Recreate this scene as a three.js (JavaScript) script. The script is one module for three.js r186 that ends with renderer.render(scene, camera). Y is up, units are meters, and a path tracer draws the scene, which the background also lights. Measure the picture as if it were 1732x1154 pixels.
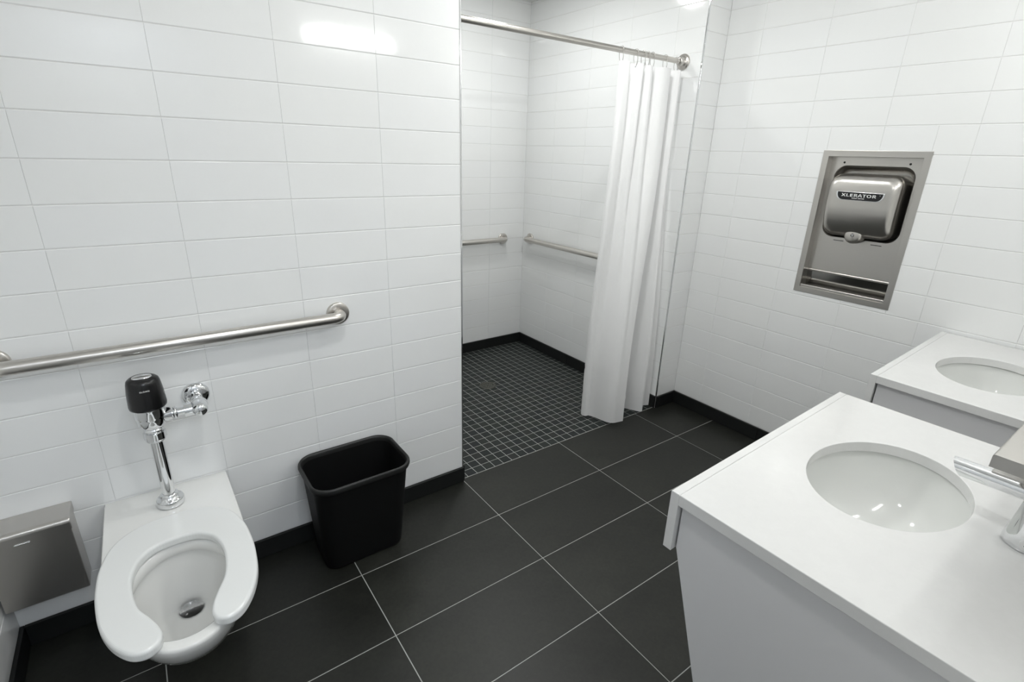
import * as THREE from 'three';
import { mergeGeometries } from 'three/addons/utils/BufferGeometryUtils.js';
import { RoundedBoxGeometry } from 'three/addons/geometries/RoundedBoxGeometry.js';
import { TextGeometry } from 'three/addons/geometries/TextGeometry.js';
import { FontLoader } from 'three/addons/loaders/FontLoader.js';
import { RectAreaLightUniformsLib } from 'three/addons/lights/RectAreaLightUniformsLib.js';

// ---------------------------------------------------------------- camera, exposure, light strengths
const scene = new THREE.Scene();
scene.background = new THREE.Color(0x000000);
const camera = new THREE.PerspectiveCamera(67.131, 1732 / 1154, 0.02, 50);
camera.position.set(-1.05641, 1.47616, 1.80328);
camera.rotation.order = 'YXZ';
camera.rotation.set(-0.34988, -0.6325, 0.03047);
scene.add(camera);
const renderer = new THREE.WebGLRenderer({ antialias: true });
renderer.toneMapping = THREE.LinearToneMapping;
renderer.toneMappingExposure = 2.18;
renderer.shadowMap.enabled = true;
RectAreaLightUniformsLib.init();
const VANITY_GLOW = 14, DOWN_GLOW = 42, PANEL_GLOW = 4.5, LAMP_WHITE = new THREE.Color().setRGB(0.99, 1.0, 0.985), CORRIDOR_WHITE = new THREE.Color().setRGB(0.90, 0.97, 1.06);

// ---------------------------------------------------------------- main dimensions (metres)
const XL = -1.56, XR = 1.566, XS = 1.392, ZB = -1.434, ZF = 1.83, CEIL = 2.44, ZTH = -0.013;
const BASE_H = 0.078, BASE_T = 0.011;

// ---------------------------------------------------------------- helpers
let seed = 7;
const rnd = () => { seed = (seed * 1664525 + 1013904223) >>> 0; return seed / 4294967296; };
const used = new Map();
function numbered(n) { const k = used.get(n) || 0; used.set(n, k + 1); return k ? `${n}_${String(k).padStart(3, '0')}` : n; }
function shade(m) { m.castShadow = true; m.receiveShadow = true; return m; }
function part(name, geo, mat, parent) { const m = shade(new THREE.Mesh(geo, mat)); m.name = name; parent.add(m); return m; }
function thing(name, label, category, pos = [0, 0, 0], group) {
  const g = new THREE.Group(); g.name = numbered(name); g.position.set(...pos); g.userData = { label, category };
  if (group) g.userData.group = group; scene.add(g); return g;
}
function struct(name, label, category) { const g = new THREE.Group(); g.name = name; g.userData = { kind: 'structure', label, category }; scene.add(g); return g; }
const box = (x0, x1, y0, y1, z0, z1) => new THREE.BoxGeometry(x1 - x0, y1 - y0, z1 - z0).translate((x0 + x1) / 2, (y0 + y1) / 2, (z0 + z1) / 2);
const rbox = (x0, x1, y0, y1, z0, z1, r, s = 3) => new RoundedBoxGeometry(x1 - x0, y1 - y0, z1 - z0, s, r).translate((x0 + x1) / 2, (y0 + y1) / 2, (z0 + z1) / 2);
const V = (x, y, z) => new THREE.Vector3(x, y, z);
const merge = (list) => mergeGeometries(list.map(g => { const h = g.index ? g.toNonIndexed() : g.clone(); for (const k of Object.keys(h.attributes)) if (!['position', 'normal', 'uv'].includes(k)) h.deleteAttribute(k); return h; }));
const lathe = (pts, n = 40) => new THREE.LatheGeometry(pts.map(p => new THREE.Vector2(p[0], p[1])), n);
function tube(points, r, seg = 60, rad = 14, closed = false, tension = 0.5) {
  return new THREE.TubeGeometry(new THREE.CatmullRomCurve3(points.map(p => V(...p)), closed, 'catmullrom', tension), seg, r, rad, closed);
}
// bar with rounded bends: straight legs joined by arcs
function bentTube(pts, bend, r, rad = 20) {
  const path = new THREE.CurvePath(); const P = pts.map(p => V(...p)); let a = P[0].clone();
  for (let i = 1; i < P.length; i++) {
    if (i === P.length - 1) { path.add(new THREE.LineCurve3(a, P[i])); break; }
    const d0 = P[i].clone().sub(P[i - 1]).normalize(), d1 = P[i + 1].clone().sub(P[i]).normalize();
    const s = P[i].clone().addScaledVector(d0, -bend), e = P[i].clone().addScaledVector(d1, bend);
    path.add(new THREE.LineCurve3(a, s)); path.add(new THREE.QuadraticBezierCurve3(s, P[i].clone(), e)); a = e;
  }
  return new THREE.TubeGeometry(path, 120, r, rad, false);
}
function loft(rings, closedLoop = true) {     // rings: arrays of [x,y,z], equal length
  const n = rings[0].length, pos = [], uv = [], idx = [];
  rings.forEach((R, j) => R.forEach((p, i) => { pos.push(...p); uv.push(i / n, j / rings.length); }));
  for (let j = 0; j + 1 < rings.length; j++) for (let i = 0; i < (closedLoop ? n : n - 1); i++) {
    const a = j * n + i, b = j * n + (i + 1) % n, c = a + n, d = b + n; idx.push(a, b, d, a, d, c);
  }
  const g = new THREE.BufferGeometry();
  g.setAttribute('position', new THREE.Float32BufferAttribute(pos, 3)); g.setAttribute('uv', new THREE.Float32BufferAttribute(uv, 2));
  g.setIndex(idx); g.computeVertexNormals(); return g;
}

// ---------------------------------------------------------------- textures
function noiseField(n, oct, sx = 1, sy = 1, s0 = 11) {      // tiling value noise, 0..1
  const out = new Float32Array(n * n); let amp = 1, tot = 0, st = s0;
  const r = () => { st = (st * 1103515245 + 12345) & 0x7fffffff; return st / 0x7fffffff; };
  for (const f of oct) {
    const fx = Math.max(1, Math.round(f * sx)), fy = Math.max(1, Math.round(f * sy)); const g = new Float32Array(fx * fy); for (let i = 0; i < g.length; i++) g[i] = r();
    for (let y = 0; y < n; y++) for (let x = 0; x < n; x++) {
      const u = x / n * fx, v = y / n * fy, i = Math.floor(u), j = Math.floor(v); let a = u - i, b = v - j; a = a * a * (3 - 2 * a); b = b * b * (3 - 2 * b);
      const G = (p, q) => g[(q % fy) * fx + (p % fx)];
      out[y * n + x] += amp * ((G(i, j) * (1 - a) + G(i + 1, j) * a) * (1 - b) + (G(i, j + 1) * (1 - a) + G(i + 1, j + 1) * a) * b);
    }
    tot += amp; amp *= 0.6;
  }
  for (let i = 0; i < out.length; i++) out[i] /= tot; return out;
}
function tex(n, fn, srgb, rep = 1) {
  const d = new Uint8Array(n * n * 4);
  for (let i = 0; i < n * n; i++) { const c = fn(i, i % n, (i / n) | 0); d[4 * i] = c[0]; d[4 * i + 1] = c[1]; d[4 * i + 2] = c[2]; d[4 * i + 3] = 255; }
  const t = new THREE.DataTexture(d, n, n, THREE.RGBAFormat); t.wrapS = t.wrapT = THREE.RepeatWrapping; t.magFilter = THREE.LinearFilter; t.minFilter = THREE.LinearMipmapLinearFilter;
  t.generateMipmaps = true; if (srgb) t.colorSpace = THREE.SRGBColorSpace; t.repeat.set(rep, rep); t.needsUpdate = true; return t;
}
const clamp = v => Math.max(0, Math.min(255, v));
const grey = (f, a, b) => i => { const v = clamp(a + (b - a) * f[i]); return [v, v, v]; };
const glazeNoise = noiseField(256, [6, 13, 29], 1, 1, 3);
const glazeBump = tex(256, grey(glazeNoise, 0, 255), false, 2.2);
const slateA = noiseField(512, [3, 7, 17, 41, 97], 1, 1, 5), slateB = noiseField(512, [120, 240], 1, 1, 9);
function slateMap(base, s) {
  return tex(512, i => { const v = (slateA[i] - 0.5) * 26 + (slateB[i] - 0.5) * 9; return [clamp(base[0] + v), clamp(base[1] + v), clamp(base[2] + v * 0.9)]; }, true, s);
}
const slateColour = slateMap([37, 38, 35], 1.1);
const slateRough = tex(512, grey(slateA, 80, 150), false, 1.1);
const slateBump = tex(512, grey(slateB, 90, 170), false, 1.1);
const quartzN = noiseField(512, [5, 11, 60, 200], 1, 1, 41);
const quartzMap = tex(512, i => { const v = 226 + (quartzN[i] - 0.5) * 10; return [v, v, v - 1]; }, true, 1);

// ---------------------------------------------------------------- materials
const lin = (r, g, b) => new THREE.Color().setRGB(r, g, b);
const M = {};
const P = o => new THREE.MeshPhysicalMaterial(o), S = o => new THREE.MeshStandardMaterial(o);
M.glaze = [[0.865, 0.874, 0.870], [0.863, 0.872, 0.871], [0.866, 0.874, 0.868]].map(c => P({ color: lin(...c), roughness: 0.085, ior: 1.5, bumpMap: glazeBump, bumpScale: 0.00025 }));
M.grout = S({ color: lin(0.76, 0.76, 0.75), roughness: 0.9 });
M.paint = S({ color: lin(0.88, 0.88, 0.87), roughness: 0.8 });
M.slate = [0.92, 1, 1.1].map(k => P({ color: lin(k, k, k * 0.97), specularIntensity: 0.62, map: slateColour, roughness: 0.9, roughnessMap: slateRough, bumpMap: slateBump, bumpScale: 0.0002 }));
M.floorGrout = S({ color: lin(0.42, 0.43, 0.41), roughness: 0.9 });
M.mosaic = [[0.014, 0.018, 0.0175], [0.017, 0.021, 0.020], [0.020, 0.022, 0.021], [0.014, 0.017, 0.018], [0.018, 0.022, 0.0195]].map(c => P({ color: lin(...c), specularIntensity: 0.5, roughness: 0.5, bumpMap: slateBump, bumpScale: 0.0003 }));
M.baseTile = P({ color: lin(0.012, 0.013, 0.0128), specularIntensity: 0.6, roughness: 0.4, bumpMap: slateBump, bumpScale: 0.0002 });
M.chrome = P({ color: lin(0.80, 0.81, 0.82), metalness: 1, roughness: 0.06 });
M.steel = P({ color: lin(0.56, 0.54, 0.51), metalness: 1, roughness: 0.29 });
M.steelDark = P({ color: lin(0.44, 0.43, 0.41), metalness: 1, roughness: 0.32 });
M.satin = P({ color: lin(0.60, 0.575, 0.54), metalness: 1, roughness: 0.30 });
M.china = P({ color: lin(0.82, 0.82, 0.80), roughness: 0.10, ior: 1.52, clearcoat: 0.4, clearcoatRoughness: 0.05 });
M.seat = P({ color: lin(0.80, 0.81, 0.80), roughness: 0.22 });
M.quartz = P({ color: lin(1, 1, 1), map: quartzMap, roughness: 0.16, ior: 1.5 });
M.laminate = S({ color: lin(0.72, 0.72, 0.73), roughness: 0.5 });
M.blackPlastic = P({ color: lin(0.003, 0.003, 0.0031), specularIntensity: 0.5, roughness: 0.6 });
M.blackGloss = P({ color: lin(0.004, 0.004, 0.0045), roughness: 0.25 });
M.binRim = S({ color: lin(0.010, 0.0105, 0.010), roughness: 0.5 });
M.vinyl = P({ color: lin(0.90, 0.90, 0.90), roughness: 0.42, transmission: 0.12, thickness: 0, side: THREE.DoubleSide });
M.white = S({ color: lin(0.8, 0.8, 0.8), roughness: 0.5 });
M.dark = S({ color: lin(0.02, 0.02, 0.02), roughness: 0.7 });
M.silverPrint = S({ color: lin(0.75, 0.75, 0.74), roughness: 0.4, metalness: 0.2 });
M.water = P({ color: lin(0.93, 0.96, 0.90), roughness: 0.02, transmission: 1, thickness: 0.02, ior: 1.33, attenuationColor: lin(0.52, 0.56, 0.34), attenuationDistance: 0.03 });
M.lampGlass = new THREE.MeshStandardMaterial({ color: lin(0.9, 0.9, 0.9), emissive: LAMP_WHITE, emissiveIntensity: 9, roughness: 0.5 });
M.panelGlass = new THREE.MeshStandardMaterial({ color: lin(0.9, 0.9, 0.9), emissive: CORRIDOR_WHITE, emissiveIntensity: 3, roughness: 0.5 });
M.drain = S({ color: lin(0.10, 0.10, 0.085), metalness: 0.8, roughness: 0.5 });

// ---------------------------------------------------------------- tiles: a pillowed slab lying in the xy plane, face towards +z
const tileCache = new Map();
function tileGeo(w, h, t, b, bx = b) {
  const key = [w, h, t, b, bx].map(v => Math.round(v * 20000)).join('_');
  if (tileCache.has(key)) return tileCache.get(key);
  const ring = (ins, z) => { const ix = ins * bx / b; return [[-w / 2 + ix, -h / 2 + ins, z], [w / 2 - ix, -h / 2 + ins, z], [w / 2 - ix, h / 2 - ins, z], [-w / 2 + ix, h / 2 - ins, z]]; };
  const rings = [ring(0, -t), ring(0, -b), ring(b * 0.3, -b * 0.3), ring(b, 0)];
  const pos = [], uv = [], put = p => { pos.push(...p); uv.push(p[0], p[1]); };
  for (let j = 0; j < 3; j++) for (let i = 0; i < 4; i++) { const a = rings[j][i], c = rings[j][(i + 1) % 4], d = rings[j + 1][(i + 1) % 4], e = rings[j + 1][i];[a, c, d, a, d, e].forEach(put); }
  const q = rings[3];[q[0], q[1], q[2], q[0], q[2], q[3]].forEach(put);
  const g = new THREE.BufferGeometry(); g.setAttribute('position', new THREE.Float32BufferAttribute(pos, 3)); g.setAttribute('uv', new THREE.Float32BufferAttribute(uv, 2)); g.computeVertexNormals();
  tileCache.set(key, g); return g;
}
// wall frame: u runs along the wall, v up, face towards n
const FR = {
  zp: { q: new THREE.Quaternion(), at: (u, v, d) => [u, v, d] },                                                                     // faces +z, u = x
  xn: { q: new THREE.Quaternion().setFromAxisAngle(V(0, 1, 0), -Math.PI / 2), at: (u, v, d) => [d, v, u] },                           // faces -x, u = z
  xp: { q: new THREE.Quaternion().setFromAxisAngle(V(0, 1, 0), Math.PI / 2), at: (u, v, d) => [d, v, u] },                            // faces +x
  zn: { q: new THREE.Quaternion().setFromAxisAngle(V(0, 1, 0), Math.PI), at: (u, v, d) => [u, v, d] },                                // faces -z
  yp: { q: new THREE.Quaternion().setFromAxisAngle(V(1, 0, 0), -Math.PI / 2), at: (u, v, d) => [u, d, v] }                            // floor, u = x, v = z
};
function placeTile(name, parent, fr, u0, u1, v0, v1, plane, joint, t, b, mats, slim = 1) {
  const w = u1 - u0 - joint * slim, h = v1 - v0 - joint; if (w < 0.006 || h < 0.006) return null;
  const m = part(name, tileGeo(w, h, t, b, b * slim), mats[Math.floor(rnd() * mats.length)], parent);
  m.quaternion.copy(fr.q); m.position.set(...fr.at((u0 + u1) / 2, (v0 + v1) / 2, plane)); return m;
}
function tileWall(parent, fr, plane, ua, ub, uJoint, rowBase, rowPitch, hole) {
  const JT = 0.0018, PC = 0.3133;
  for (let k = 0; rowBase + k * rowPitch < CEIL - 0.004; k++) {
    const v0 = rowBase + k * rowPitch, v1 = Math.min(CEIL, v0 + rowPitch);
    for (let c = Math.floor((ua - uJoint) / PC); uJoint + c * PC < ub - 0.004; c++) {
      const u0 = Math.max(ua, uJoint + c * PC), u1 = Math.min(ub, uJoint + (c + 1) * PC); if (u1 - u0 < 0.004) continue;
      let pieces = [[u0, u1, v0, v1]];
      if (hole && u1 > hole[0] && u0 < hole[1] && v1 > hole[2] && v0 < hole[3]) {
        pieces = [];
        if (u0 < hole[0]) pieces.push([u0, hole[0], v0, v1]);
        if (u1 > hole[1]) pieces.push([hole[1], u1, v0, v1]);
        const a = Math.max(u0, hole[0]), z = Math.min(u1, hole[1]);
        if (v0 < hole[2]) pieces.push([a, z, v0, hole[2]]);
        if (v1 > hole[3]) pieces.push([a, z, hole[3], v1]);
      }
      for (const p of pieces) placeTile('wall_tile', parent, fr, ...p, plane, JT, 0.004, 0.0018, M.glaze, 0.28);
    }
  }
}
function skirting(name, label, fr, plane, sgn, ua, ub, joints) {
  const g = struct(name, label, 'baseboard'); const cuts = [ua, ...joints.filter(j => j > ua && j < ub), ub];
  for (let i = 0; i + 1 < cuts.length; i++) placeTile('base_tile', g, fr, cuts[i], cuts[i + 1], 0.002, BASE_H + 0.001, plane + sgn * BASE_T, 0.0016, BASE_T, 0.0014, [M.baseTile]);
}

// ---------------------------------------------------------------- room shell
const GD = 0.0014;      // the grout lies this far behind the tile faces
{
  const f = struct('floor', 'dark slate grey rectangular floor tiles with thin pale grout lines', 'floor');
  part('floor_screed', box(XL - 0.1, XR + 0.1, -0.12, -0.0014, ZTH, ZF + 0.16), M.floorGrout, f);
  const gx = 0.003, gz = 0.2993 - 0.305;
  for (let i = -3; i < 3; i++) for (let j = 0; j < 7; j++) {
    const u0 = Math.max(XL, gx + 0.61 * i), u1 = Math.min(XR, gx + 0.61 * (i + 1));
    const v0 = j === 0 ? ZTH : gz + 0.305 * j, v1 = Math.min(ZF + 0.16, gz + 0.305 * (j + 1));
    if (v1 - v0 > 0.01 && u1 - u0 > 0.01) placeTile('floor_tile', f, FR.yp, u0, u1, v0, v1, 0, 0.0032, 0.008, 0.0009, M.slate);
  }
}
{
  const f = struct('floor_shower', 'small square charcoal mosaic shower floor with pale grout grid', 'floor');
  part('mosaic_bed', box(-0.02, XS + 0.02, -0.12, -0.0012, ZB - 0.02, ZTH), M.floorGrout, f);
  const p = 0.05222, all = [];
  for (let i = 0; i * p < XS + 0.02; i++) for (let j = 0; j < 28; j++) {
    const x0 = -0.014 + i * p, x1 = Math.min(x0 + p, XS), z1 = ZTH - 0.001 - j * p, z0 = Math.max(z1 - p, ZB);
    if (Math.max(x0, 0) > XS - 0.008 || z1 - z0 < 0.01 || x1 - Math.max(x0, 0) < 0.01) continue;
    const cx = (x0 + x1) / 2, cz = (z0 + z1) / 2;
    if (Math.hypot(cx - 0.684, cz + 0.832) < 0.026) continue;
    const hidden = (cz < 0) && (cx < (-cz) * (1.056 / 1.803) * 1.0 - 0.03);         // behind the end of the toilet wall
    all.push({ x0: Math.max(x0, 0), x1, z0, z1, d: Math.hypot(cx + 1.056, cz - 1.803) + (hidden ? 5 : 0) + (cx > 1.08 && cz > -0.5 ? 2 : 0) });
  }
  all.sort((a, b) => a.d - b.d);
  const rest = [];
  all.forEach((t, k) => {
    if (k < 300) placeTile('mosaic_tile', f, FR.yp, t.x0, t.x1, t.z0, t.z1, 0, 0.0034, 0.005, 0.0007, M.mosaic);
    else rest.push(tileGeo(t.x1 - t.x0 - 0.0034, t.z1 - t.z0 - 0.0034, 0.005, 0.0007).clone().rotateX(-Math.PI / 2).translate((t.x0 + t.x1) / 2, 0, (t.z0 + t.z1) / 2));
  });
  const bands = [[], [], []]; rest.forEach((g, k) => bands[(k * 7) % 3].push(g));
  const mm = part('mosaic_field', mergeGeometries(rest), M.mosaic[1], f); mm.userData.kind = 'stuff';
}
{
  const c = struct('ceiling', 'plain white painted ceiling', 'ceiling');
  part('ceiling_board', box(-2.5, XR + 0.16, CEIL, CEIL + 0.1, ZB - 0.1, 3.4), M.paint, c);
}
{
  const w = struct('wall_back', 'white glazed tile wall behind the toilet', 'wall');
  part('wall_core', box(XL - 0.1, -0.0005, 0, CEIL, -0.12, -GD), M.grout, w);
  tileWall(w, FR.zp, 0, XL, -0.0045, -1.2600, BASE_H, 0.11262);
}
{
  const w = struct('wall_left', 'white tile wall beside the steel disposal box', 'wall');
  part('wall_core', box(XL - 0.1, XL - GD, 0, CEIL, -0.0, ZF), M.grout, w);
  tileWall(w, FR.xp, XL, 0, ZF, 0.0, BASE_H, 0.11262);
}
const HOLE = [0.606, 1.006, 0.885, 1.521];
{
  const w = struct('wall_right', 'white tile wall holding the recessed hand dryer', 'wall');
  const z0 = -0.0, z1 = ZF, X0 = XR + GD, X1 = XR + 0.16;
  part('wall_core', merge([box(X0, X1, 0, CEIL, z0, HOLE[0]), box(X0, X1, 0, CEIL, HOLE[1], z1), box(X0, X1, 0, HOLE[2], HOLE[0], HOLE[1]), box(X0, X1, HOLE[3], CEIL, HOLE[0], HOLE[1]), box(XR + 0.13, X1, HOLE[2], HOLE[3], HOLE[0], HOLE[1])]), M.grout, w);
  tileWall(w, FR.xn, XR, 0, ZF, 0.8191, 0.0815, 0.1105, HOLE);
}
{
  const w = struct('wall_return', 'narrow white tile return wall between shower curtain and dryer wall', 'wall');
  part('wall_core', box(XS + 0.0005, XR + 0.16, 0, CEIL, -0.12, -GD), M.grout, w);
  tileWall(w, FR.zp, 0, XS + 0.0045, XR, XS + 0.0045, 0.0815, 0.1105);
}
{
  const w = struct('wall_shower_right', 'white tile shower wall behind the curtain', 'wall');
  part('wall_core', box(XS + GD, XS + 0.1, 0, CEIL, ZB - 0.1, -0.1), M.grout, w);
  part('wall_core', box(XS + GD, XS + 0.05, 0, CEIL, -0.12, -0.004), M.grout, w);
  tileWall(w, FR.xn, XS, ZB, -0.0045, ZB, BASE_H, 0.1118);
}
{
  const w = struct('wall_shower_back', 'white tile wall at the far end of the shower', 'wall');
  part('wall_core', box(-0.1, XS + 0.1, 0, CEIL, ZB - 0.1, ZB - GD), M.grout, w);
  tileWall(w, FR.zp, ZB, 0, XS, XS, BASE_H, 0.1118);
}
{
  const w = struct('wall_shower_left', 'white tile shower wall hidden behind the toilet wall', 'wall');
  part('wall_core', box(-0.1, -GD, 0, CEIL, ZB - 0.1, -0.1), M.grout, w);
  part('wall_core', box(-0.06, -GD, 0, CEIL, -0.12, -0.004), M.grout, w);
  tileWall(w, FR.xp, 0, ZB, -0.0045, ZB, BASE_H, 0.1118);
}
const DOOR = [-1.50, -0.56, 2.08];
{
  const w = struct('wall_front', 'white wall behind the vanities, with an open doorway', 'wall');
  const z1 = ZF + 0.16;
  part('wall_core', merge([box(-2.5, DOOR[0], 0, CEIL, ZF, z1), box(DOOR[1], XR + 0.16, 0, CEIL, ZF, z1), box(DOOR[0], DOOR[1], DOOR[2], CEIL, ZF, z1)]), M.paint, w);
  // the door stands open into the corridor that the picture is taken from
  const d = struct('door_1', 'plain grey door standing open into the corridor', 'door');
  part('door_leaf', rbox(DOOR[0] - 0.046, DOOR[0] - 0.002, 0.006, DOOR[2] - 0.006, z1 + 0.006, z1 + 0.94, 0.003), S({ color: lin(0.42, 0.42, 0.42), roughness: 0.6 }), d);
  part('door_handle', merge([new THREE.CylinderGeometry(0.011, 0.011, 0.05, 16).rotateZ(Math.PI / 2).translate(DOOR[0] + 0.022, 1.0, z1 + 0.86), rbox(DOOR[0] + 0.038, DOOR[0] + 0.054, 0.99, 1.01, z1 + 0.74, z1 + 0.87, 0.006)]), M.satin, d);
  const cw = struct('wall_corridor', 'white corridor walls outside the doorway', 'wall');
  part('wall_core', merge([box(-2.5, 0.7, 0, CEIL, 3.3, 3.4), box(-2.5, -2.4, 0, CEIL, z1, 3.3), box(0.6, 0.7, 0, CEIL, z1, 3.3)]), M.paint, cw);
  const cf = struct('floor_corridor', 'pale grey corridor floor outside the doorway', 'floor');
  part('floor_slab', box(-2.5, 0.7, -0.12, 0, z1, 3.4), S({ color: lin(0.45, 0.45, 0.44), roughness: 0.4 }), cf);
}
skirting('baseboard_back', 'black tile baseboard below the toilet wall', FR.zp, 0, 1, XL + BASE_T, 0.001, [-1.217, -0.607]);
skirting('baseboard_left', 'black tile baseboard in the dark corner by the toilet', FR.xp, XL, 1, 0, ZF, [0.6, 1.2]);
skirting('baseboard_right', 'long black tile baseboard under the hand dryer', FR.xn, XR, -1, 0, ZF, [0.577, 1.187]);
skirting('baseboard_return', 'short black tile baseboard beside the curtain hem', FR.zp, 0, 1, XS - 0.001, XR - BASE_T, []);
skirting('baseboard_shower_right', 'black tile baseboard along the right shower wall', FR.xn, XS, -1, ZB, -0.001, [-0.824, -0.214]);
skirting('baseboard_shower_back', 'black tile baseboard along the back shower wall', FR.zp, ZB, 1, 0, XS - BASE_T, [0.17, 0.78]);
skirting('baseboard_shower_left', 'black tile baseboard along the left shower wall', FR.xp, 0, 1, ZB, -0.001, [-0.824, -0.214]);
{
  const t1 = struct('trim_1', 'chrome corner strip at the end of the toilet wall', 'trim');
  part('corner_strip', rbox(-0.0045, 0.0015, BASE_H, CEIL, -0.0065, 0.0012, 0.0012), M.chrome, t1);
  const t2 = struct('trim_2', 'chrome corner strip beside the shower curtain', 'trim');
  part('corner_strip', rbox(XS - 0.0015, XS + 0.0045, BASE_H, CEIL, -0.0065, 0.0012, 0.0012), M.chrome, t2);
}

// ---------------------------------------------------------------- lamps
function vanityLight(x0, x1, label) {
  const y = 2.12, g = thing('vanity_light', label, 'lamp', [(x0 + x1) / 2, y, ZF], 'wall lights over the wash basins'), L = x1 - x0;
  part('backplate', rbox(-L / 2, L / 2, -0.045, 0.045, -0.03, 0, 0.006), M.satin, g);
  part('lamp_diffuser', rbox(-L / 2 + 0.008, L / 2 - 0.008, -0.028, 0.028, -0.088, -0.028, 0.026, 6), M.lampGlass, g);
  const l = new THREE.RectAreaLight(LAMP_WHITE, VANITY_GLOW * 1.4, L - 0.02, 0.046); l.castShadow = true; g.add(l); l.position.set(0, -0.012, -0.100); l.lookAt(V(g.position.x, y - 0.1, ZF - 1.1));
  l.name = 'vanity_tube_glow'; return g;
}
vanityLight(-0.05, 0.50, 'linear wall light above the near wash basin');
vanityLight(1.05, 1.32, 'linear wall light above the far wash basin');
function downlight(x, z, label, k = 1) {
  const g = thing('downlight', label, 'lamp', [x, CEIL, z], 'round ceiling downlights');
  part('trim_ring', lathe([[0.062, -0.001], [0.064, -0.006], [0.085, -0.006], [0.092, -0.001], [0.092, 0], [0.062, 0]], 40), M.white, g);
  part('lamp_lens', lathe([[0.0001, -0.003], [0.062, -0.003], [0.062, 0.0], [0.0001, 0.0]], 40), M.lampGlass, g);
  const l = new THREE.RectAreaLight(LAMP_WHITE, DOWN_GLOW * k, 0.11, 0.11); l.castShadow = true; l.position.set(0, -0.010, 0); l.rotation.x = -Math.PI / 2; l.name = 'downlight_glow'; g.add(l);
}
downlight(0.67, -0.68, 'round ceiling downlight in the shower', 1.9);
downlight(-0.70, 1.12, 'round ceiling downlight in front of the toilet', 1.75);
downlight(0.48, 0.27, 'round ceiling downlight between the shower and the basins', 2.5);

{
  const g = thing('ceiling_panel_light', 'square white panel light in the corridor ceiling', 'lamp', [-1.0, CEIL, 2.85]);
  part('frame', merge([rbox(-0.31, 0.31, -0.012, 0, -0.31, -0.295, 0.003), rbox(-0.31, 0.31, -0.012, 0, 0.295, 0.31, 0.003), rbox(-0.31, -0.295, -0.012, 0, -0.295, 0.295, 0.003), rbox(0.295, 0.31, -0.012, 0, -0.295, 0.295, 0.003)]), M.white, g);
  part('lamp_panel', box(-0.295, 0.295, -0.006, -0.001, -0.295, 0.295), M.panelGlass, g);
  const l = new THREE.RectAreaLight(CORRIDOR_WHITE, PANEL_GLOW, 0.58, 0.58); l.castShadow = true; l.position.set(0, -0.014, 0); l.rotation.x = -Math.PI / 2; l.name = 'corridor_glow'; g.add(l);
}

// ---------------------------------------------------------------- lettering
const font = await new FontLoader().loadAsync('fonts/droid/droid_sans_bold.typeface.json');
function lettering(txt, size, depth, wide = 1) {
  const t = new TextGeometry(txt, { font, size, depth, curveSegments: 4, bevelEnabled: false }); t.computeBoundingBox(); const b = t.boundingBox;
  return t.translate(-(b.min.x + b.max.x) / 2, -(b.min.y + b.max.y) / 2, 0).scale(wide, 1, 1);
}
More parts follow.
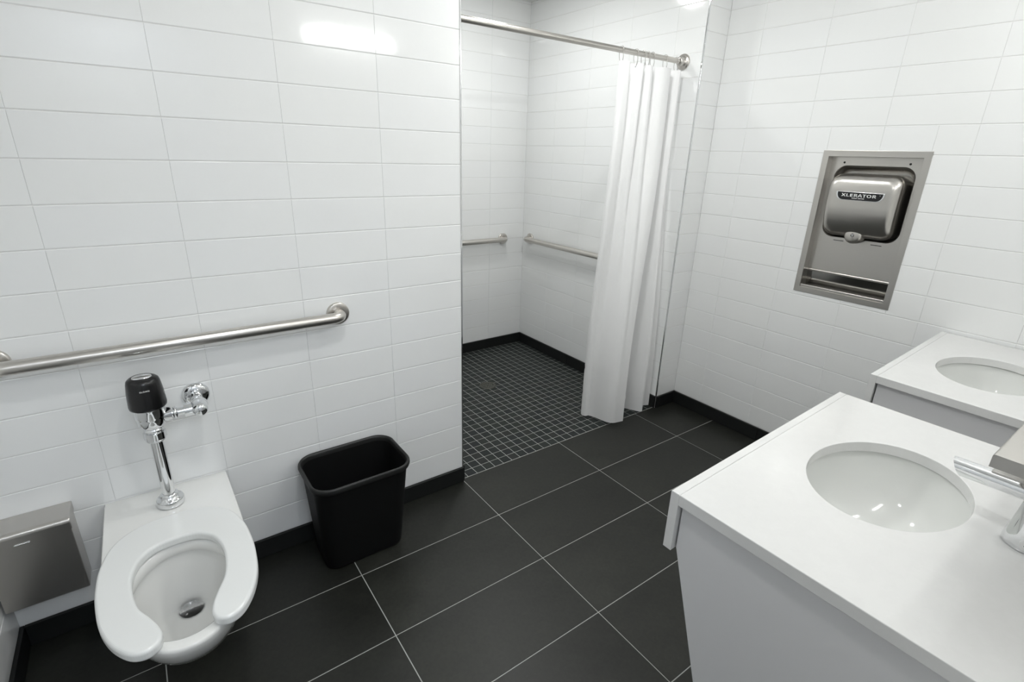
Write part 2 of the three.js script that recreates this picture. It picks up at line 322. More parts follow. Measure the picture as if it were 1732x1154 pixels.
// ---------------------------------------------------------------- toilet
{
  const CX = -1.121, g = thing('toilet', 'white wall-hung toilet bowl with open-front seat', 'toilet', [CX, 0, 0]);
  const N = 96, RIM = 0.412;
  // outline: t runs from the wall on the -x side round the front to the wall on the +x side
  const outline = (hw, zs, zf, y, zb = 0, n = 2.15) => {
    const R = []; for (let i = 0; i < N; i++) {
      const t = i / (N - 1); let x, z;
      if (t < 0.18) { x = -hw * (0.985 + 0.015 * t / 0.18); z = zb + (zs - zb) * (t / 0.18); }
      else if (t > 0.82) { x = hw * (0.985 + 0.015 * (1 - t) / 0.18); z = zb + (zs - zb) * ((1 - t) / 0.18); }
      else { const a = Math.PI * (t - 0.18) / 0.64, c = Math.cos(a), s = Math.sin(a); x = -hw * Math.sign(c) * Math.pow(Math.abs(c), 2 / n); z = zs + (zf - zs) * Math.pow(s, 2 / n); }
      R.push([x, y, z]);
    } return R;
  };
  const hole = (cz, a, b, y) => { const R = []; for (let i = 0; i < N; i++) { const t = -Math.PI / 2 - 0.0 - 2 * Math.PI * (i / N) - Math.PI / N; R.push([a * Math.cos(t), y, cz + b * Math.sin(t)]); } return R; };
  // body outside, from the underside to the rim
  const prof = [[0.150, 0.085, 0.05, 0.20], [0.152, 0.10, 0.07, 0.27], [0.165, 0.118, 0.10, 0.36], [0.20, 0.135, 0.15, 0.475], [0.25, 0.150, 0.20, 0.575], [0.30, 0.160, 0.235, 0.640], [0.35, 0.168, 0.255, 0.680], [0.385, 0.172, 0.27, 0.700], [0.403, 0.173, 0.275, 0.706], [0.410, 0.1715, 0.275, 0.7035], [0.4125, 0.168, 0.275, 0.699]];
  const rings = prof.map(([y, hw, zs, zf]) => outline(hw, zs, zf, y, 0.0015));
  // deck to the inner rim, then the bowl
  const inn = [[0.4125, 0.495, 0.128, 0.182], [0.408, 0.495, 0.122, 0.176], [0.395, 0.495, 0.119, 0.173], [0.378, 0.493, 0.119, 0.173], [0.374, 0.493, 0.126, 0.180], [0.345, 0.490, 0.122, 0.172], [0.300, 0.475, 0.110, 0.152], [0.262, 0.456, 0.096, 0.128], [0.238, 0.434, 0.078, 0.102], [0.222, 0.402, 0.056, 0.070], [0.212, 0.368, 0.036, 0.040], [0.200, 0.352, 0.030, 0.030], [0.190, 0.346, 0.028, 0.0275], [0.182, 0.343, 0.020, 0.019], [0.180, 0.342, 0.0005, 0.0005]];
  // match start of both loops: the first outline point is at the wall on the -x side
  const hr = inn.map(([y, cz, a, b]) => { const R = []; for (let i = 0; i < N; i++) { const t = i / (N - 1), ang = -Math.PI / 2 - Math.PI / N - (2 * Math.PI - 2 * Math.PI / N) * t; R.push([a * Math.cos(ang), y, cz + b * Math.sin(ang)]); } return R; });
  const body = loft([...rings, ...hr]);
  const under = loft([rings[0].map(([x, y, z]) => [x * 0.02, y, 0.08 + (z - 0.08) * 0.02]), rings[0]]);
  part('bowl', merge([body, under]), M.china, g);
  part('bowl_water', lathe([[0.0001, 0], [0.0315, 0], [0.0285, -0.006], [0.026, -0.013], [0.018, -0.020], [0.0001, -0.022]], 40).translate(0, 0.2045, 0.354), M.water, g);
  // seat
  const half = [[0, 0.330], [0.045, 0.336], [0.080, 0.366], [0.099, 0.42], [0.102, 0.475], [0.091, 0.548], [0.068, 0.598], [0.054, 0.632], [0.049, 0.660], [0.056, 0.684], [0.078, 0.697], [0.106, 0.689], [0.137, 0.650], [0.163, 0.582], [0.175, 0.495], [0.1765, 0.425], [0.168, 0.345], [0.140, 0.268], [0.088, 0.222], [0, 0.206]];
  const pts = [...half, ...half.slice(1, -1).reverse().map(([x, z]) => [-x, z])];
  const cv = new THREE.CatmullRomCurve3(pts.map(([x, z]) => V(x, -z, 0)), true, 'centripetal').getPoints(220);
  const sh = new THREE.Shape(cv.slice(0, -1).map(p => new THREE.Vector2(p.x, p.y)));
  const sg = new THREE.ExtrudeGeometry(sh, { depth: 0.010, bevelEnabled: true, bevelThickness: 0.009, bevelSize: 0.008, bevelOffset: -0.008, bevelSegments: 5, curveSegments: 8 }).rotateX(-Math.PI / 2).translate(0, 0.4225, 0);
  const st = part('seat', sg, M.seat, g);
  for (const s of [-1, 1]) part('hinge', rbox(s * 0.075 - 0.02, s * 0.075 + 0.02, 0.4125, 0.4245, 0.215, 0.25, 0.004), M.seat, st);
  for (const [x, z] of [[-0.14, 0.55], [0.14, 0.55]]) part('bumper', rbox(x - 0.008, x + 0.008, 0.4125, 0.4145, z - 0.012, z + 0.012, 0.0008), M.seat, st);
}
// ---------------------------------------------------------------- flush valve
{
  const X = -1.119, Z = 0.105, Y0 = 0.4135;
  const g = thing('flush_valve', 'chrome automatic flush valve with black sensor cap above the toilet', 'flush valve', [X, 0, Z]);
  part('spud_flange', lathe([[0.0001, Y0], [0.036, Y0], [0.0375, Y0 + 0.004], [0.0375, Y0 + 0.018], [0.034, Y0 + 0.024], [0.026, Y0 + 0.027], [0.025, Y0 + 0.036], [0.021, Y0 + 0.040], [0.017, Y0 + 0.041]], 48), M.chrome, g);
  part('flush_tube', lathe([[0.0175, Y0 + 0.02], [0.0175, 0.665]], 40), M.chrome, g);
  const nut = [];
  nut.push(lathe([[0.0175, 0.640], [0.024, 0.641], [0.026, 0.644], [0.026, 0.648], [0.022, 0.650]], 40));
  nut.push(new THREE.CylinderGeometry(0.029, 0.029, 0.022, 8).translate(0, 0.660, 0));
  nut.push(lathe([[0.022, 0.671], [0.025, 0.673], [0.026, 0.680], [0.022, 0.684]], 40));
  part('coupling_nut', merge(nut), M.chrome, g);
  part('valve_body', merge([lathe([[0.0001, 0.680], [0.022, 0.682], [0.030, 0.690], [0.036, 0.702], [0.037, 0.716], [0.0365, 0.722], [0.0395, 0.725], [0.0400, 0.748], [0.041, 0.750], [0.041, 0.756], [0.0001, 0.757]], 48), new THREE.CylinderGeometry(0.022, 0.024, 0.022, 8).rotateZ(Math.PI / 2).translate(0.040, 0.716, 0)]), M.chrome, g);
  const cap = part('sensor_cap', lathe([[0.0001, 0.752], [0.043, 0.752], [0.0465, 0.755], [0.0475, 0.762], [0.0455, 0.80], [0.0420, 0.829], [0.0395, 0.838], [0.0350, 0.8425], [0.030, 0.844], [0.028, 0.8465], [0.0001, 0.8478]], 56), M.blackGloss, g);
  part('maker_mark', lettering('SLOAN', 0.0042, 0.0005, 1.3).rotateX(-0.10).translate(0, 0.817, 0.0438), M.silverPrint, cap);
  part('override_button', lathe([[0.0001, 0.006], [0.018, 0.0055], [0.0235, 0.0035], [0.0245, 0.001], [0.0245, 0]], 40).scale(1, 1, 0.66).rotateX(0.12).translate(0, 0.8460, 0.004), M.chrome, cap);
  const up = part('supply_tube', merge([new THREE.CylinderGeometry(0.0125, 0.0125, 0.085, 28).rotateZ(Math.PI / 2).translate(0.082, 0.716, 0), lathe([[0.0125, -0.006], [0.017, -0.005], [0.019, 0], [0.017, 0.005], [0.0125, 0.006]], 32).rotateZ(Math.PI / 2).translate(0.060, 0.716, 0), new THREE.CylinderGeometry(0.021, 0.021, 0.022, 8).rotateZ(Math.PI / 2).translate(0.094, 0.716, 0)]), M.chrome, g);
  // control stop: a short body square to the wall, capped to the front
  part('control_stop', lathe([[0.0001, 0.034], [0.012, 0.033], [0.0185, 0.028], [0.0215, 0.018], [0.0225, 0.004], [0.0225, -0.012], [0.0245, -0.014], [0.0245, -0.024], [0.020, -0.027], [0.0185, -0.04], [0.0185, -0.098]], 44).rotateX(Math.PI / 2).translate(0.124, 0.716, 0), M.chrome, g);
  part('wall_escutcheon', lathe([[0.018, 0.016], [0.026, 0.0155], [0.034, 0.012], [0.0395, 0.006], [0.041, 0.0]], 48).rotateX(Math.PI / 2).translate(0.124, 0.716, -Z), M.chrome, g);
}
// ---------------------------------------------------------------- grab bars
function grabBar(name, label, axis, a, b, y, off, wallAt) {   // axis 'x': wall faces +z at wallAt; axis 'z': wall faces -x at wallAt
  const g = thing(name, label, 'grab bar', [0, 0, 0], 'brushed steel grab bars');
  const pt = (u, d) => axis === 'x' ? [u, y, wallAt + d] : [wallAt - d, y, u];
  part('rail', bentTube([pt(a, 0.004), pt(a, off), pt(b, off), pt(b, 0.004)], 0.036, 0.019, 24), M.satin, g);
  for (const u of [a, b]) {
    const f = lathe([[0.0195, 0.012], [0.024, 0.0125], [0.036, 0.0115], [0.0400, 0.008], [0.0405, 0.0]], 48);
    if (axis === 'x') f.rotateX(Math.PI / 2); else f.rotateZ(Math.PI / 2);
    part('flange', f.translate(...pt(u, 0)), M.satin, g);
  }
  return g;
}
grabBar('grab_bar', 'long brushed steel grab bar above the toilet', 'x', -1.428, -0.519, 0.917, 0.059, 0);
grabBar('grab_bar', 'brushed steel grab bar on the back shower wall', 'x', 0.585, 1.196, 0.866, 0.057, ZB);
grabBar('grab_bar', 'brushed steel grab bar on the right shower wall, running behind the curtain', 'z', -1.338, -0.43, 0.866, 0.057, XS);

// ---------------------------------------------------------------- wastebasket
{
  const g = thing('wastebasket', 'black plastic rectangular wastebasket against the wall beside the toilet', 'trash can', [-0.552, 0, 0.152]);
  const N = 80, rr = (hx, hz, r, y, dz = 0) => { const R = []; for (let i = 0; i < N; i++) { const t = i / N * 4, k = Math.floor(t), f = (t - k) * Math.PI / 2; const cx = [1, -1, -1, 1][k] * (hx - r), cz = [1, 1, -1, -1][k] * (hz - r); const a = k * Math.PI / 2 + f; R.push([cx + r * Math.cos(a), y, cz + r * Math.sin(a) + dz]); } return R; };
  const H = 0.392, d0 = -0.014;
  const outer = [rr(0.12, 0.075, 0.04, 0.001, d0), rr(0.149, 0.088, 0.048, 0.004, d0), rr(0.151, 0.091, 0.050, 0.012, d0), rr(0.172, 0.126, 0.062, H - 0.022, 0)];
  const inner = [rr(0.170, 0.124, 0.060, H - 0.02, 0), rr(0.149, 0.089, 0.048, 0.014, d0), rr(0.10, 0.05, 0.03, 0.012, d0), rr(0.001, 0.001, 0.0005, 0.012, d0)];
  part('body', merge([loft([rr(0.001, 0.001, 0.0005, 0.001, d0), ...outer].reverse()), loft(inner.reverse())]), M.blackPlastic, g);
  const rim = [rr(0.172, 0.126, 0.062, H - 0.024), rr(0.181, 0.135, 0.070, H - 0.022), rr(0.1835, 0.1375, 0.072, H - 0.014), rr(0.1830, 0.137, 0.072, H - 0.005), rr(0.180, 0.134, 0.069, H), rr(0.175, 0.129, 0.064, H - 0.001), rr(0.171, 0.125, 0.061, H - 0.006), rr(0.170, 0.124, 0.060, H - 0.02)];
  part('rim', loft(rim.reverse()), M.binRim, g);
}
// ---------------------------------------------------------------- sanitary disposal box
{
  const g = thing('disposal_box', 'brushed stainless steel sanitary disposal box on the wall beside the toilet', 'disposal box', [-1.4575, 0.2, 0.001]);
  const sh = new THREE.Shape([[0, 0.004], [0.004, 0], [0.082, 0], [0.088, 0.006], [0.090, 0.230], [0.0, 0.236]].map(p => new THREE.Vector2(...p)));
  const e = (s, w) => new THREE.ExtrudeGeometry(s, { depth: w - 0.006, bevelEnabled: true, bevelThickness: 0.003, bevelSize: 0.003, bevelOffset: -0.003, bevelSegments: 3 }).translate(0, 0, -(w - 0.006) / 2).rotateY(-Math.PI / 2);
  part('body', e(sh, 0.190), M.steel, g);
  const lid = new THREE.Shape(); lid.moveTo(0, 0.228); lid.lineTo(0.0955, 0.222); lid.lineTo(0.0965, 0.244); lid.quadraticCurveTo(0.0955, 0.2565, 0.083, 0.2575); lid.lineTo(0, 0.2575); lid.closePath();
  const l = part('lid', e(lid, 0.196), M.steel, g);
  part('finger_pull', rbox(-0.028, 0.006, 0.219, 0.2215, 0.0925, 0.0985, 0.001), M.chrome, l);
}
// ---------------------------------------------------------------- shower rod, curtain, hooks, floor drain
const RODZ = -0.114, RODY = 1.944;
{
  const g = thing('shower_rod', 'straight brushed steel shower curtain rod across the shower opening', 'curtain rod', [0, RODY, RODZ]);
  part('rod', new THREE.CylinderGeometry(0.0127, 0.0127, XS - 0.03, 28).rotateZ(Math.PI / 2).translate(XS / 2, 0, 0), M.satin, g);
  for (const [x, s] of [[XS, 1], [0, -1]]) part('flange', lathe([[0.0135, 0.040], [0.0185, 0.039], [0.020, 0.034], [0.020, 0.016], [0.030, 0.012], [0.0365, 0.009], [0.038, 0.004], [0.038, 0]], 44).rotateZ(s * Math.PI / 2).translate(x, 0, 0), M.satin, g);
}
const CTOP = 1.898, CBOT = 0.022;
{
  // the sheet in sections, left to right: rolled edge, front panel, fold back, rear sheet with its rolled edge; plan points at the hooks and at the hem
  const sect = [
    [24, [[0.936, -0.124], [0.923, -0.116], [0.920, -0.102], [0.930, -0.092], [0.946, -0.090]], [[0.942, -0.172], [0.918, -0.168], [0.908, -0.150], [0.915, -0.130], [0.936, -0.124]]],
    [150, [[0.946, -0.090], [0.975, -0.092], [0.992, -0.116], [1.010, -0.140], [1.028, -0.120], [1.040, -0.090], [1.058, -0.082], [1.072, -0.104], [1.082, -0.134], [1.096, -0.112], [1.112, -0.088], [1.135, -0.090], [1.150, -0.116], [1.165, -0.132], [1.180, -0.106], [1.205, -0.084], [1.240, -0.080], [1.268, -0.088]], [[0.936, -0.124], [0.950, -0.095], [0.960, -0.045], [0.974, 0.002], [0.996, 0.023], [1.028, 0.031], [1.060, 0.037]]],
    [30, [[1.268, -0.088], [1.276, -0.100], [1.278, -0.122], [1.284, -0.138], [1.294, -0.142]], [[1.060, 0.037], [1.067, 0.030], [1.064, -0.025], [1.066, -0.100], [1.096, -0.136]]],
    [80, [[1.294, -0.142], [1.310, -0.130], [1.322, -0.100], [1.338, -0.084], [1.352, -0.092], [1.360, -0.116], [1.368, -0.130], [1.376, -0.128]], [[1.096, -0.136], [1.150, -0.112], [1.197, -0.062], [1.222, -0.012], [1.238, 0.012], [1.254, 0.014], [1.266, -0.004], [1.277, -0.030], [1.315, -0.034], [1.352, -0.020]]]
  ];
  const curve = p => new THREE.CatmullRomCurve3(p.map(([x, z]) => V(x, 0, z)), false, 'centripetal');
  const T = [], B = [], O = [];
  for (const [n, t, b] of sect) { const ct = curve(t), cb = curve(b); for (let i = T.length ? 1 : 0; i <= n; i++) { const p = ct.getPoint(i / n), e = t[t.length - 1], m = n === 150 ? V(t[0][0] + (e[0] - t[0][0]) * i / n, 0, t[0][1] + (e[1] - t[0][1]) * i / n) : p; T.push(m); O.push(p.clone().sub(m)); B.push(cb.getPoint(i / n)); } }
  const NV = 100, rows = [];
  for (let j = 0; j <= NV; j++) {
    const t = j / NV, y = CTOP + (CBOT - CTOP) * t, q0 = Math.min(1, Math.max(0, (t - 0.02) / 0.95)), k = q0 * q0 * (3 - 2 * q0), R = [];
    T.forEach((a, i) => {
      const b = B[i], s = i / (T.length - 1); const o = O[i], w = Math.pow(1 - t, 2.4); let x = a.x + (b.x - a.x) * k + o.x * w, z = a.z + (b.z - a.z) * k + o.z * w;
      z += 0.011 * Math.sin(30 * s + 1.2) * (1 - w) * (1 - t) * (s > 0.1 && s < 0.6 ? 1 : 0) * Math.sin(Math.PI * Math.min(1, Math.max(0, (s - 0.1) / 0.5)));
      z += 0.007 * Math.sin(11 * s + 5 * t) * Math.sin(Math.PI * t); x += 0.004 * Math.sin(14 * s - 4 * t) * Math.sin(Math.PI * t);
      for (const [yc, ph] of [[0.165, 0.3], [0.32, 1.4], [0.86, 2.2]]) { const q = (y - yc - 0.006 * Math.sin(31 * s + ph)) / 0.008; z += 0.0035 * Math.exp(-q * q) * Math.sin(23 * s + ph); }
      R.push([Math.min(x, XS - 0.012), y, z]);
    });
    rows.push(R);
  }
  const g = thing('shower_curtain', 'white vinyl shower curtain gathered in folds at the right end of the rod', 'curtain');
  part('curtain_sheet', loft(rows, false), M.vinyl, g);
}
{
  const xs = [0.930, 1.030, 1.083, 1.112, 1.148, 1.245, 1.333];
  xs.forEach((x, i) => {
    const where = ['outermost on the left edge of the curtain', 'second from the left edge of the curtain', 'third from the left edge of the curtain', 'fourth from the left edge of the curtain', 'fifth from the left edge of the curtain', 'sixth from the left edge of the curtain', 'nearest the rod flange on the right'][i];
    const g = thing('curtain_hook', `thin chrome wire curtain hook, ${where}`, 'hook', [x, RODY, RODZ], 'chrome curtain hooks');
    const r = 0.0165, p = []; for (let k = 0; k <= 12; k++) { const a = -0.55 + k / 12 * (Math.PI + 1.1); p.push([0.004 * (k / 12 - 0.5), r * Math.sin(a), r * Math.cos(a)]); }
    const f = [[0.0, -0.056, 0.008], [0.001, -0.044, 0.012], [-0.001, -0.030, 0.016], ...p, [0.004, -0.028, -0.014], [0.003, -0.045, -0.008], [0.002, -0.058, 0.002]];
    part('wire', tube(f, 0.0014, 70, 8), M.steelDark, g);
    part('bead', new THREE.SphereGeometry(0.0035, 12, 8).translate(0.002, -0.06, 0.003), M.chrome, g);
  });
}
{
  const g = thing('floor_drain', 'round metal floor drain in the mosaic shower floor', 'drain', [0.684, 0.0022, -0.832]);
  part('rim', lathe([[0.044, -0.004], [0.044, 0.0012], [0.0515, 0.0018], [0.054, 0.0008], [0.055, -0.002]], 48), M.drain, g);
  const sh = new THREE.Shape(); sh.absarc(0, 0, 0.0445, 0, Math.PI * 2);
  for (const [n, r] of [[6, 0.014], [12, 0.026], [18, 0.037]]) for (let k = 0; k < n; k++) { const a = k / n * Math.PI * 2 + r * 20, h = new THREE.Path(); h.absarc(r * Math.cos(a), r * Math.sin(a), 0.0036, 0, Math.PI * 2); sh.holes.push(h); }
  part('grate', new THREE.ExtrudeGeometry(sh, { depth: 0.002, bevelEnabled: false, curveSegments: 10 }).rotateX(-Math.PI / 2).translate(0, -0.0015, 0), M.drain, g);
  part('drain_cup', lathe([[0.0001, -0.03], [0.042, -0.03], [0.044, -0.002]], 32), M.dark, g);
}

// ---------------------------------------------------------------- recessed hand dryer (built facing +z, u to the right, then turned to face -x)
function rrShape(x0, x1, y0, y1, r, C = THREE.Shape) {
  const s = new C(); s.moveTo(x0 + r, y0); s.lineTo(x1 - r, y0); s.absarc(x1 - r, y0 + r, r, -Math.PI / 2, 0); s.lineTo(x1, y1 - r); s.absarc(x1 - r, y1 - r, r, 0, Math.PI / 2); s.lineTo(x0 + r, y1); s.absarc(x0 + r, y1 - r, r, Math.PI / 2, Math.PI); s.lineTo(x0, y0 + r); s.absarc(x0 + r, y0 + r, r, Math.PI, Math.PI * 1.5); return s;
}
{
  const g = thing('hand_dryer', 'brushed stainless steel hand dryer recessed in the tile wall', 'hand dryer', [XR, 0.875, 0.8055]);
  g.rotation.y = -Math.PI / 2;           // local x = world z, local z = world -x
  const W = 0.2085, H = 0.656, i0 = 0.026, iw = W - i0, PL = -0.040;
  // flange round the opening
  const fs = rrShape(-W, W, 0, H, 0.001); fs.holes.push(rrShape(-iw, iw, i0, H - i0, 0.001, THREE.Path));
  part('recess_frame', new THREE.ExtrudeGeometry(fs, { depth: 0.0012, bevelEnabled: true, bevelThickness: 0.0008, bevelSize: 0.0008, bevelOffset: -0.0008, bevelSegments: 2 }).translate(0, 0, 0.0008), M.steel, g);
  // box behind the flange: sides, top, bottom sill
  part('recess_side', box(-iw - 0.0015, -iw, i0, H - i0, -0.1, 0.001), M.steel, g);
  part('recess_side', box(iw, iw + 0.0015, i0, H - i0, -0.1, 0.001), M.steel, g);
  part('recess_top', box(-iw, iw, H - i0, H - i0 + 0.0015, -0.1, 0.001), M.steel, g);
  // face plate with a rounded pocket for the dryer
  const py0 = 0.276, py1 = 0.594, pw = 0.160;
  const bp = rrShape(-iw, iw, 0.112, H - i0, 0.0005); bp.holes.push(rrShape(-pw, pw, py0, py1, 0.05, THREE.Path));
  const plate = part('mounting_plate', new THREE.ExtrudeGeometry(bp, { depth: 0.002, bevelEnabled: false, curveSegments: 16 }).translate(0, 0, PL - 0.002), M.steel, g);
  for (const x of [-0.128, 0.128]) { const s = part('screw', lathe([[0.0001, 0.0022], [0.003, 0.0018], [0.0046, 0]], 16).rotateX(Math.PI / 2).translate(x, 0.606, PL), M.dark, plate); }
  for (const [x, y] of [[-0.075, 0.262], [0.082, 0.262]]) part('slot', rbox(x - 0.022, x + 0.022, y - 0.0015, y + 0.0015, PL - 0.001, PL + 0.0006, 0.0005), M.dark, plate);
  // pocket: wall rolls inward to a floor
  const NP = 72, ring = (ins, z) => { const R = [], x1 = pw - ins, a0 = py0 + ins, a1 = py1 - ins, r = Math.max(0.01, 0.05 - ins * 0.6); for (let i = 0; i < NP; i++) { const t = i / NP * 4, k = Math.floor(t), f = (t - k) * Math.PI / 2, cx = [1, -1, -1, 1][k] * (x1 - r), cy = [a1 - r, a1 - r, a0 + r, a0 + r][k], a = k * Math.PI / 2 + f; R.push([cx + r * Math.cos(a), cy + r * Math.sin(a), z]); } return R; };
  part('pocket', loft([ring(0, PL - 0.001), ring(0.003, PL - 0.004), ring(0.006, PL - 0.012), ring(0.010, PL - 0.045), ring(0.016, PL - 0.055), ring(0.028, PL - 0.06), ring(0.12, PL - 0.0602)].map(r => r)), M.steelDark, g);
  // below the plate: rolled lip, hollow catch pocket, bottom sill
  part('rolled_lip', merge([new THREE.CylinderGeometry(0.006, 0.006, 2 * iw, 20).rotateZ(Math.PI / 2).translate(0, 0.108, PL - 0.002), box(-iw, iw, 0.108, 0.114, PL - 0.006, PL)]), M.steel, g);
  const cpts = []; for (let k = 0; k <= 14; k++) { const a = k / 14; cpts.push([PL - 0.004 - 0.013 * a, 0.104 - 0.088 * a]); }
  part('catch_pocket', loft([-iw, iw].map(x => cpts.map(([z, y]) => [x, y, z])), false), Object.assign(P({ color: lin(0.50, 0.49, 0.47), metalness: 1, roughness: 0.12, side: THREE.DoubleSide })), g);
  part('bottom_sill', rbox(-iw, iw, i0 - 0.001, i0 + 0.012, -0.013, 0.0015, 0.003), M.steel, g);
  // dryer body: a bulged cover with a waist at the nozzle
  const c = part('dryer_cover', (() => {
    const NC = 128, cr = (hw, y0, y1, r, z) => rrShape(-hw, hw, y0, y1, Math.min(r, hw * 0.999, (y1 - y0) * 0.499)).getSpacedPoints(NC).slice(0, NC).map(p => [p.x, p.y, z]);
    const prof = []; const Y0 = 0.287, Y1 = 0.560, HW = 0.143;
    prof.push(cr(HW, Y0, Y1, 0.045, PL - 0.058), cr(HW, Y0, Y1, 0.045, 0.008));
    for (let k = 1; k <= 8; k++) { const a = k / 8 * Math.PI / 2, s = 0.032 * (1 - Math.cos(a)), z = 0.008 + 0.034 * Math.sin(a); prof.push(cr(HW - s, Y0 + s * 0.9, Y1 - s * 1.1, Math.max(0.02, 0.045 - s * 0.5), z)); }
    for (let k = 1; k <= 14; k++) { const f = k / 14, hw = (HW - 0.032) * (1 - f) + 0.0004 * f, a0 = (Y0 + 0.0288) * (1 - f) + 0.4146 * f, a1 = (Y1 - 0.0352) * (1 - f) + 0.4154 * f; prof.push(cr(hw, a0, a1, Math.min(hw, (a1 - a0) / 2) * (0.27 + 0.5 * f * f), 0.042)); }
    // front slopes back towards the bottom
    return loft(prof.map(R => R.map(([x, y, z]) => [x, y, z > -0.01 ? z + 0.0015 * (1 - Math.pow(x / 0.143, 2)) - 2.1 * Math.pow(Math.max(0, 0.425 - y), 2) - 3.2 * Math.pow(Math.max(0, y - 0.485), 2) : z])));
  })(), M.steel, g);
  part('nozzle', (() => { const n = lathe([[0.0001, 0.012], [0.020, 0.011], [0.029, 0.008], [0.034, 0.002], [0.036, -0.03]], 44).rotateX(Math.PI / 2).scale(1.08, 1, 1).translate(0, 0.297, 0.006); return n; })(), M.satin, c);
  part('nozzle_sticker', merge([lathe([[0.0001, 0.0006], [0.0075, 0.0006], [0.0075, 0]], 24).rotateX(Math.PI / 2).translate(0, 0.300, 0.0182)]), M.dark, c);
  part('nozzle_print', merge([rbox(-0.0042, -0.0008, 0.300, 0.304, 0.0186, 0.0192, 0.0002), rbox(0.0008, 0.0042, 0.300, 0.304, 0.0186, 0.0192, 0.0002), rbox(-0.003, 0.003, 0.2955, 0.2975, 0.0186, 0.0192, 0.0002)]), M.white, c);
  // badge
  const bs = (k) => { const s = new THREE.Shape(), w = 0.089 * k + (k - 1) * 0.01, h = 0.0155 * k + (k - 1) * 0.012; s.moveTo(-w, h); s.lineTo(w, h); s.quadraticCurveTo(w * 1.0, -h * 0.9, w * 0.72, -h); s.lineTo(-w * 0.72, -h); s.quadraticCurveTo(-w, -h * 0.9, -w, h); return s; };
  const bz = 0.0442, by = 0.468;
  const badge = part('badge', new THREE.ExtrudeGeometry(bs(1.0), { depth: 0.003, bevelEnabled: true, bevelThickness: 0.0008, bevelSize: 0.0008, bevelSegments: 2 }).translate(0, by, bz), M.blackGloss, c);
  part('badge_rim', new THREE.ExtrudeGeometry(bs(1.06), { depth: 0.0022, bevelEnabled: true, bevelThickness: 0.0006, bevelSize: 0.0006, bevelSegments: 2 }).translate(0, by, bz), M.chrome, c);
  part('badge_lettering', lettering('XLERATOR', 0.0125, 0.0006, 1.62).translate(-0.003, by + 0.0035, bz + 0.0038), M.silverPrint, c);
  part('badge_small_lettering', lettering('HAND DRYER', 0.0046, 0.0006, 1.25).translate(-0.003, by - 0.0085, bz + 0.0038), M.silverPrint, c);
  part('badge_registered_mark', new THREE.TorusGeometry(0.0014, 0.0004, 6, 16).translate(0.079, by + 0.0085, bz + 0.0042), M.silverPrint, c);
}

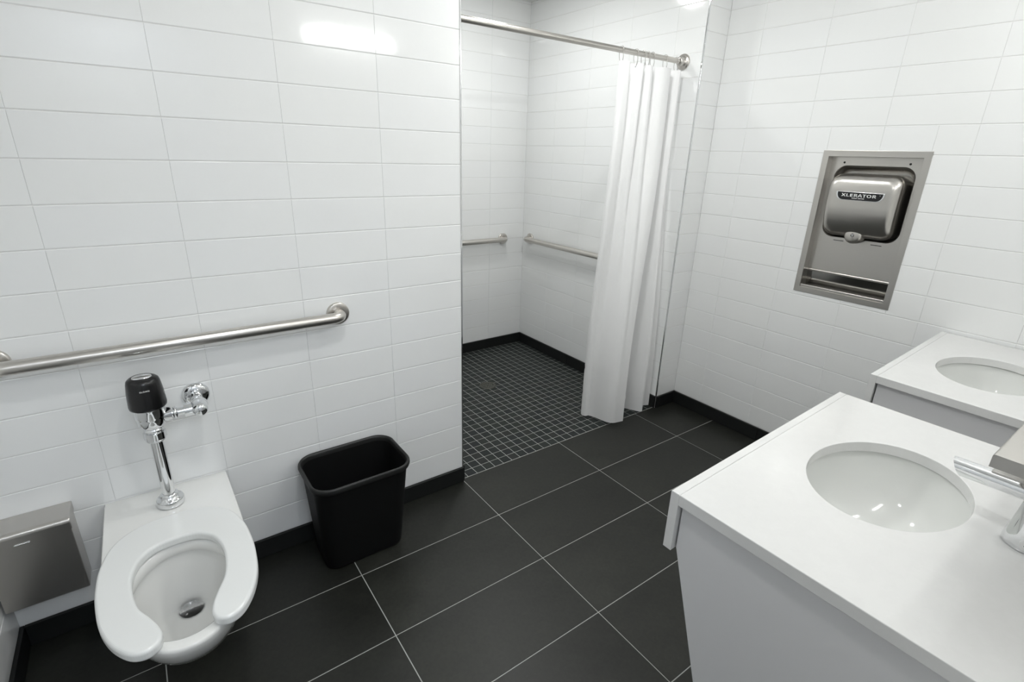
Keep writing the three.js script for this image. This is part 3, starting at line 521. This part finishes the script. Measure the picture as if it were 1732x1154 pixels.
// ---------------------------------------------------------------- vanities
const CT = 0.839;
function vanity(label, xl, xr, zfl, zfr, bcx, bcz, group) {
  const g = thing('vanity', label, 'vanity', [0, 0, 0], group);
  const zb = ZF - 0.003, AP = 0.020, TH = 0.026;
  const A = new THREE.Vector2(xl, -zfl), B = new THREE.Vector2(xr, -zfr);
  // worktop with the oval cut-out
  const s = new THREE.Shape([new THREE.Vector2(xl, -(zfl + AP)), new THREE.Vector2(xr, -(zfr + AP)), new THREE.Vector2(xr, -zb), new THREE.Vector2(xl, -zb)].reverse());
  const ax = 0.192, az = 0.142, h = new THREE.Path(); h.absellipse(bcx, -bcz, ax, az, 0, Math.PI * 2, true); s.holes.push(h);
  const bev = { bevelEnabled: true, bevelThickness: 0.0015, bevelSize: 0.0015, bevelOffset: -0.0015, bevelSegments: 2 };
  part('worktop', new THREE.ExtrudeGeometry(s, { depth: TH - 0.003, curveSegments: 72, ...bev }).rotateX(-Math.PI / 2).translate(0, CT - TH + 0.0015, 0), M.quartz, g);
  // front apron: a slab standing on edge, its top flush with the worktop
  const a = new THREE.Shape([new THREE.Vector2(xl, -zfl), new THREE.Vector2(xr, -zfr), new THREE.Vector2(xr, -(zfr + AP - 0.0004)), new THREE.Vector2(xl, -(zfl + AP - 0.0004))].reverse());
  const ap = part('apron', new THREE.ExtrudeGeometry(a, { depth: 0.137, ...bev }).rotateX(-Math.PI / 2).translate(0, CT - 0.1385, 0), M.quartz, g);
  part('bumper', lathe([[0.0001, 0.004], [0.007, 0.003], [0.009, 0]], 20).rotateX(-Math.PI / 2).translate(xl + 0.03, CT - 0.062, zfl), M.white, ap);
  // side panels: upright behind the apron, then raked back for knee room
  for (const [x, zf] of [[xl + 0.013, zfl], [xr - 0.029, zfr]]) {
    const q = new THREE.Shape([[zf + AP + 0.003, CT - TH - 0.004], [zf + AP + 0.003, CT - 0.135], [zf + AP + 0.005, 0.70], [zf + 0.205, 0.13], [zf + 0.23, 0.11], [zb, 0.11], [zb, CT - TH - 0.004]].map(p => new THREE.Vector2(...p)));
    part('side_panel', new THREE.ExtrudeGeometry(q, { depth: 0.016, bevelEnabled: false }).rotateY(-Math.PI / 2).translate(x + 0.016, 0, 0), M.laminate, g);
  }
  const fp = new THREE.Shape(); // raked front panel between the sides
  part('front_panel', loft([[xl + 0.03, zfl], [xr - 0.03, zfr]].map(([x, z]) => [[x, CT - 0.13, z + AP + 0.012], [x, 0.70, z + AP + 0.014], [x, 0.13, z + 0.215], [x, 0.115, z + 0.24], [x, 0.13, z + 0.24], [x, 0.70, z + AP + 0.03], [x, CT - 0.13, z + AP + 0.03]]), true), M.laminate, g);
  // basin
  const prof = [[1.03, 0], [1.035, -0.004], [1.02, -0.02], [0.975, -0.055], [0.90, -0.090], [0.76, -0.118], [0.55, -0.136], [0.30, -0.145], [0.12, -0.148]];
  const out = [...prof].reverse().map(([r, y]) => [r + 0.03, y - 0.008]);
  const bas = lathe([...out, [1.06, 0], ...prof], 96).scale(ax, 1, az).translate(bcx, CT - TH - 0.0012, bcz);
  const bp = part('basin', bas, P({ color: lin(0.80, 0.81, 0.79), roughness: 0.08, ior: 1.52, side: THREE.DoubleSide }), g);
  part('drain_ring', lathe([[0.012, -0.001], [0.013, 0.0015], [0.022, 0.002], [0.025, 0], [0.025, -0.002]], 36).translate(bcx, CT - TH - 0.1485, bcz), M.chrome, bp);
  part('drain_cup', lathe([[0.0001, -0.02], [0.012, -0.02], [0.013, 0]], 24).translate(bcx, CT - TH - 0.1485, bcz), M.dark, bp);
  // overflow hole on the front wall of the basin
  const ov = V(bcx - 0.075, CT - TH - 0.026, 0); const rr = 1.01; ov.z = bcz - az * rr * Math.sqrt(1 - Math.pow((ov.x - bcx) / (ax * rr), 2));
  const nrm = V((ov.x - bcx) / (ax * ax), 0.0, (ov.z - bcz) / (az * az)).normalize().negate().add(V(0, 0.25, 0)).normalize();
  const o = lathe([[0.0001, 0.0004], [0.0055, 0.0004], [0.0068, 0.0014], [0.008, 0.0002]], 24); o.applyQuaternion(new THREE.Quaternion().setFromUnitVectors(V(0, 1, 0), nrm)); o.translate(ov.x, ov.y, ov.z).translate(nrm.x * 0.002, nrm.y * 0.002, nrm.z * 0.002);
  part('overflow_hole', o, M.dark, bp);
  return g;
}
vanity('white stone vanity nearest the viewer, with an oval undermount basin', -0.262, 0.556, 1.287, 1.257, 0.157, 1.524, 'white stone vanities');
vanity('white stone vanity farther off, set against the hand dryer wall', 0.794, XR - 0.006, 1.249, 1.219, 1.142, 1.474, 'white stone vanities');

// ---------------------------------------------------------------- faucets
function faucet(label, x, z) {
  const g = thing('faucet', label, 'faucet', [x, CT, z], 'chrome sensor faucets');
  part('body', (() => {
    const R = []; const rows = [[0, 0.030, 0.036, 0.006], [0.003, 0.033, 0.040, 0.006], [0.012, 0.0335, 0.040, 0.006], [0.03, 0.031, 0.036, 0.005], [0.06, 0.0265, 0.030, 0.003], [0.09, 0.022, 0.024, 0], [0.105, 0.020, 0.021, -0.002], [0.116, 0.016, 0.017, -0.003], [0.121, 0.008, 0.009, -0.003], [0.122, 0.0002, 0.0002, -0.003]];
    for (const [y, rx, rz, dz] of rows) { const q = []; for (let i = 0; i < 48; i++) { const a = i / 48 * Math.PI * 2; q.push([rx * Math.cos(a), y, dz - rz * Math.sin(a)]); } R.push(q); } return loft(R);
  })(), M.chrome, g);
  // spout: straight tube with an obliquely cut mouth
  const L = 0.132, r = 0.0165, n = 40, Rg = [];
  for (const k of [0, 1]) { const q = []; for (let i = 0; i < n; i++) { const a = i / n * Math.PI * 2, dx = r * Math.cos(a), dy = r * Math.sin(a); q.push([dx, dy, k ? -L + (r - dy) * 0.55 : 0]); } Rg.push(q); }
  const mouth = Rg[1].map(([a, b, c]) => [a * 0.82, b * 0.82, c]), deep = Rg[1].map(([a, b, c]) => [a * 0.80, b * 0.80, c + 0.02]), end = deep.map(([a, b, c]) => [a * 0.02, b * 0.02, c]);
  const sp = part('spout', loft([...Rg, mouth, deep, end].reverse()).rotateX(-0.02).translate(0, 0.102, 0.0), M.chrome, g);
  part('spout_inlay', rbox(-0.0085, 0.0085, -0.002, 0.003, -0.076, -0.018, 0.0018).translate(0, 0.102 + r - 0.0022, 0), M.steelDark, sp);
  const k = part('mixer_screw', merge([lathe([[0.0001, 0.004], [0.009, 0.0035], [0.011, 0.0]], 28).rotateZ(Math.PI / 2).translate(-0.031, 0.017, 0.004)]), M.white, g);
  part('screw_socket', new THREE.CylinderGeometry(0.0032, 0.0032, 0.002, 6).rotateZ(Math.PI / 2).translate(-0.0348, 0.017, 0.004), M.dark, k);
  return g;
}
faucet('chrome sensor faucet on the near vanity', 0.142, 1.748);
faucet('chrome sensor faucet on the far vanity', 1.142, 1.748);

// ---------------------------------------------------------------- steel shelves under the mirrors
function shelf(label, xl, xr) {
  const g = thing('steel_shelf', label, 'shelf', [xl, 1.08, 1.697], 'brushed steel wall shelves'), w = xr - xl, d = ZF - 1.697 - 0.001;
  const sh = new THREE.Shape(); sh.moveTo(0, 0.0); sh.lineTo(0.0, 0.017); sh.quadraticCurveTo(0, 0.020, 0.003, 0.020); sh.lineTo(d, 0.020); sh.lineTo(d, 0.0185); sh.lineTo(0.004, 0.0185); sh.quadraticCurveTo(0.0015, 0.0185, 0.0015, 0.016); sh.lineTo(0.0015, 0); sh.closePath();
  part('shelf_plate', merge([new THREE.ExtrudeGeometry(sh, { depth: w, bevelEnabled: false, curveSegments: 6 }).rotateY(-Math.PI / 2).translate(w, 0, 0)]), M.steel, g);
  part('end_return', rbox(0, 0.0016, 0, 0.0195, 0.0008, d, 0.0006), M.steel, g);
  part('end_return', rbox(w - 0.0016, w, 0, 0.0195, 0.0008, d, 0.0006), M.steel, g);
  for (const x of [0.09, w - 0.09]) part('bracket', rbox(x - 0.008, x + 0.008, -0.05, 0.0188, d - 0.004, d, 0.001), M.steel, g);
}
shelf('brushed steel wall shelf over the near vanity', -0.137, 0.45);

scene.traverse(o => { if (o.isMesh) { o.castShadow = true; o.receiveShadow = true; } });
renderer.render(scene, camera);
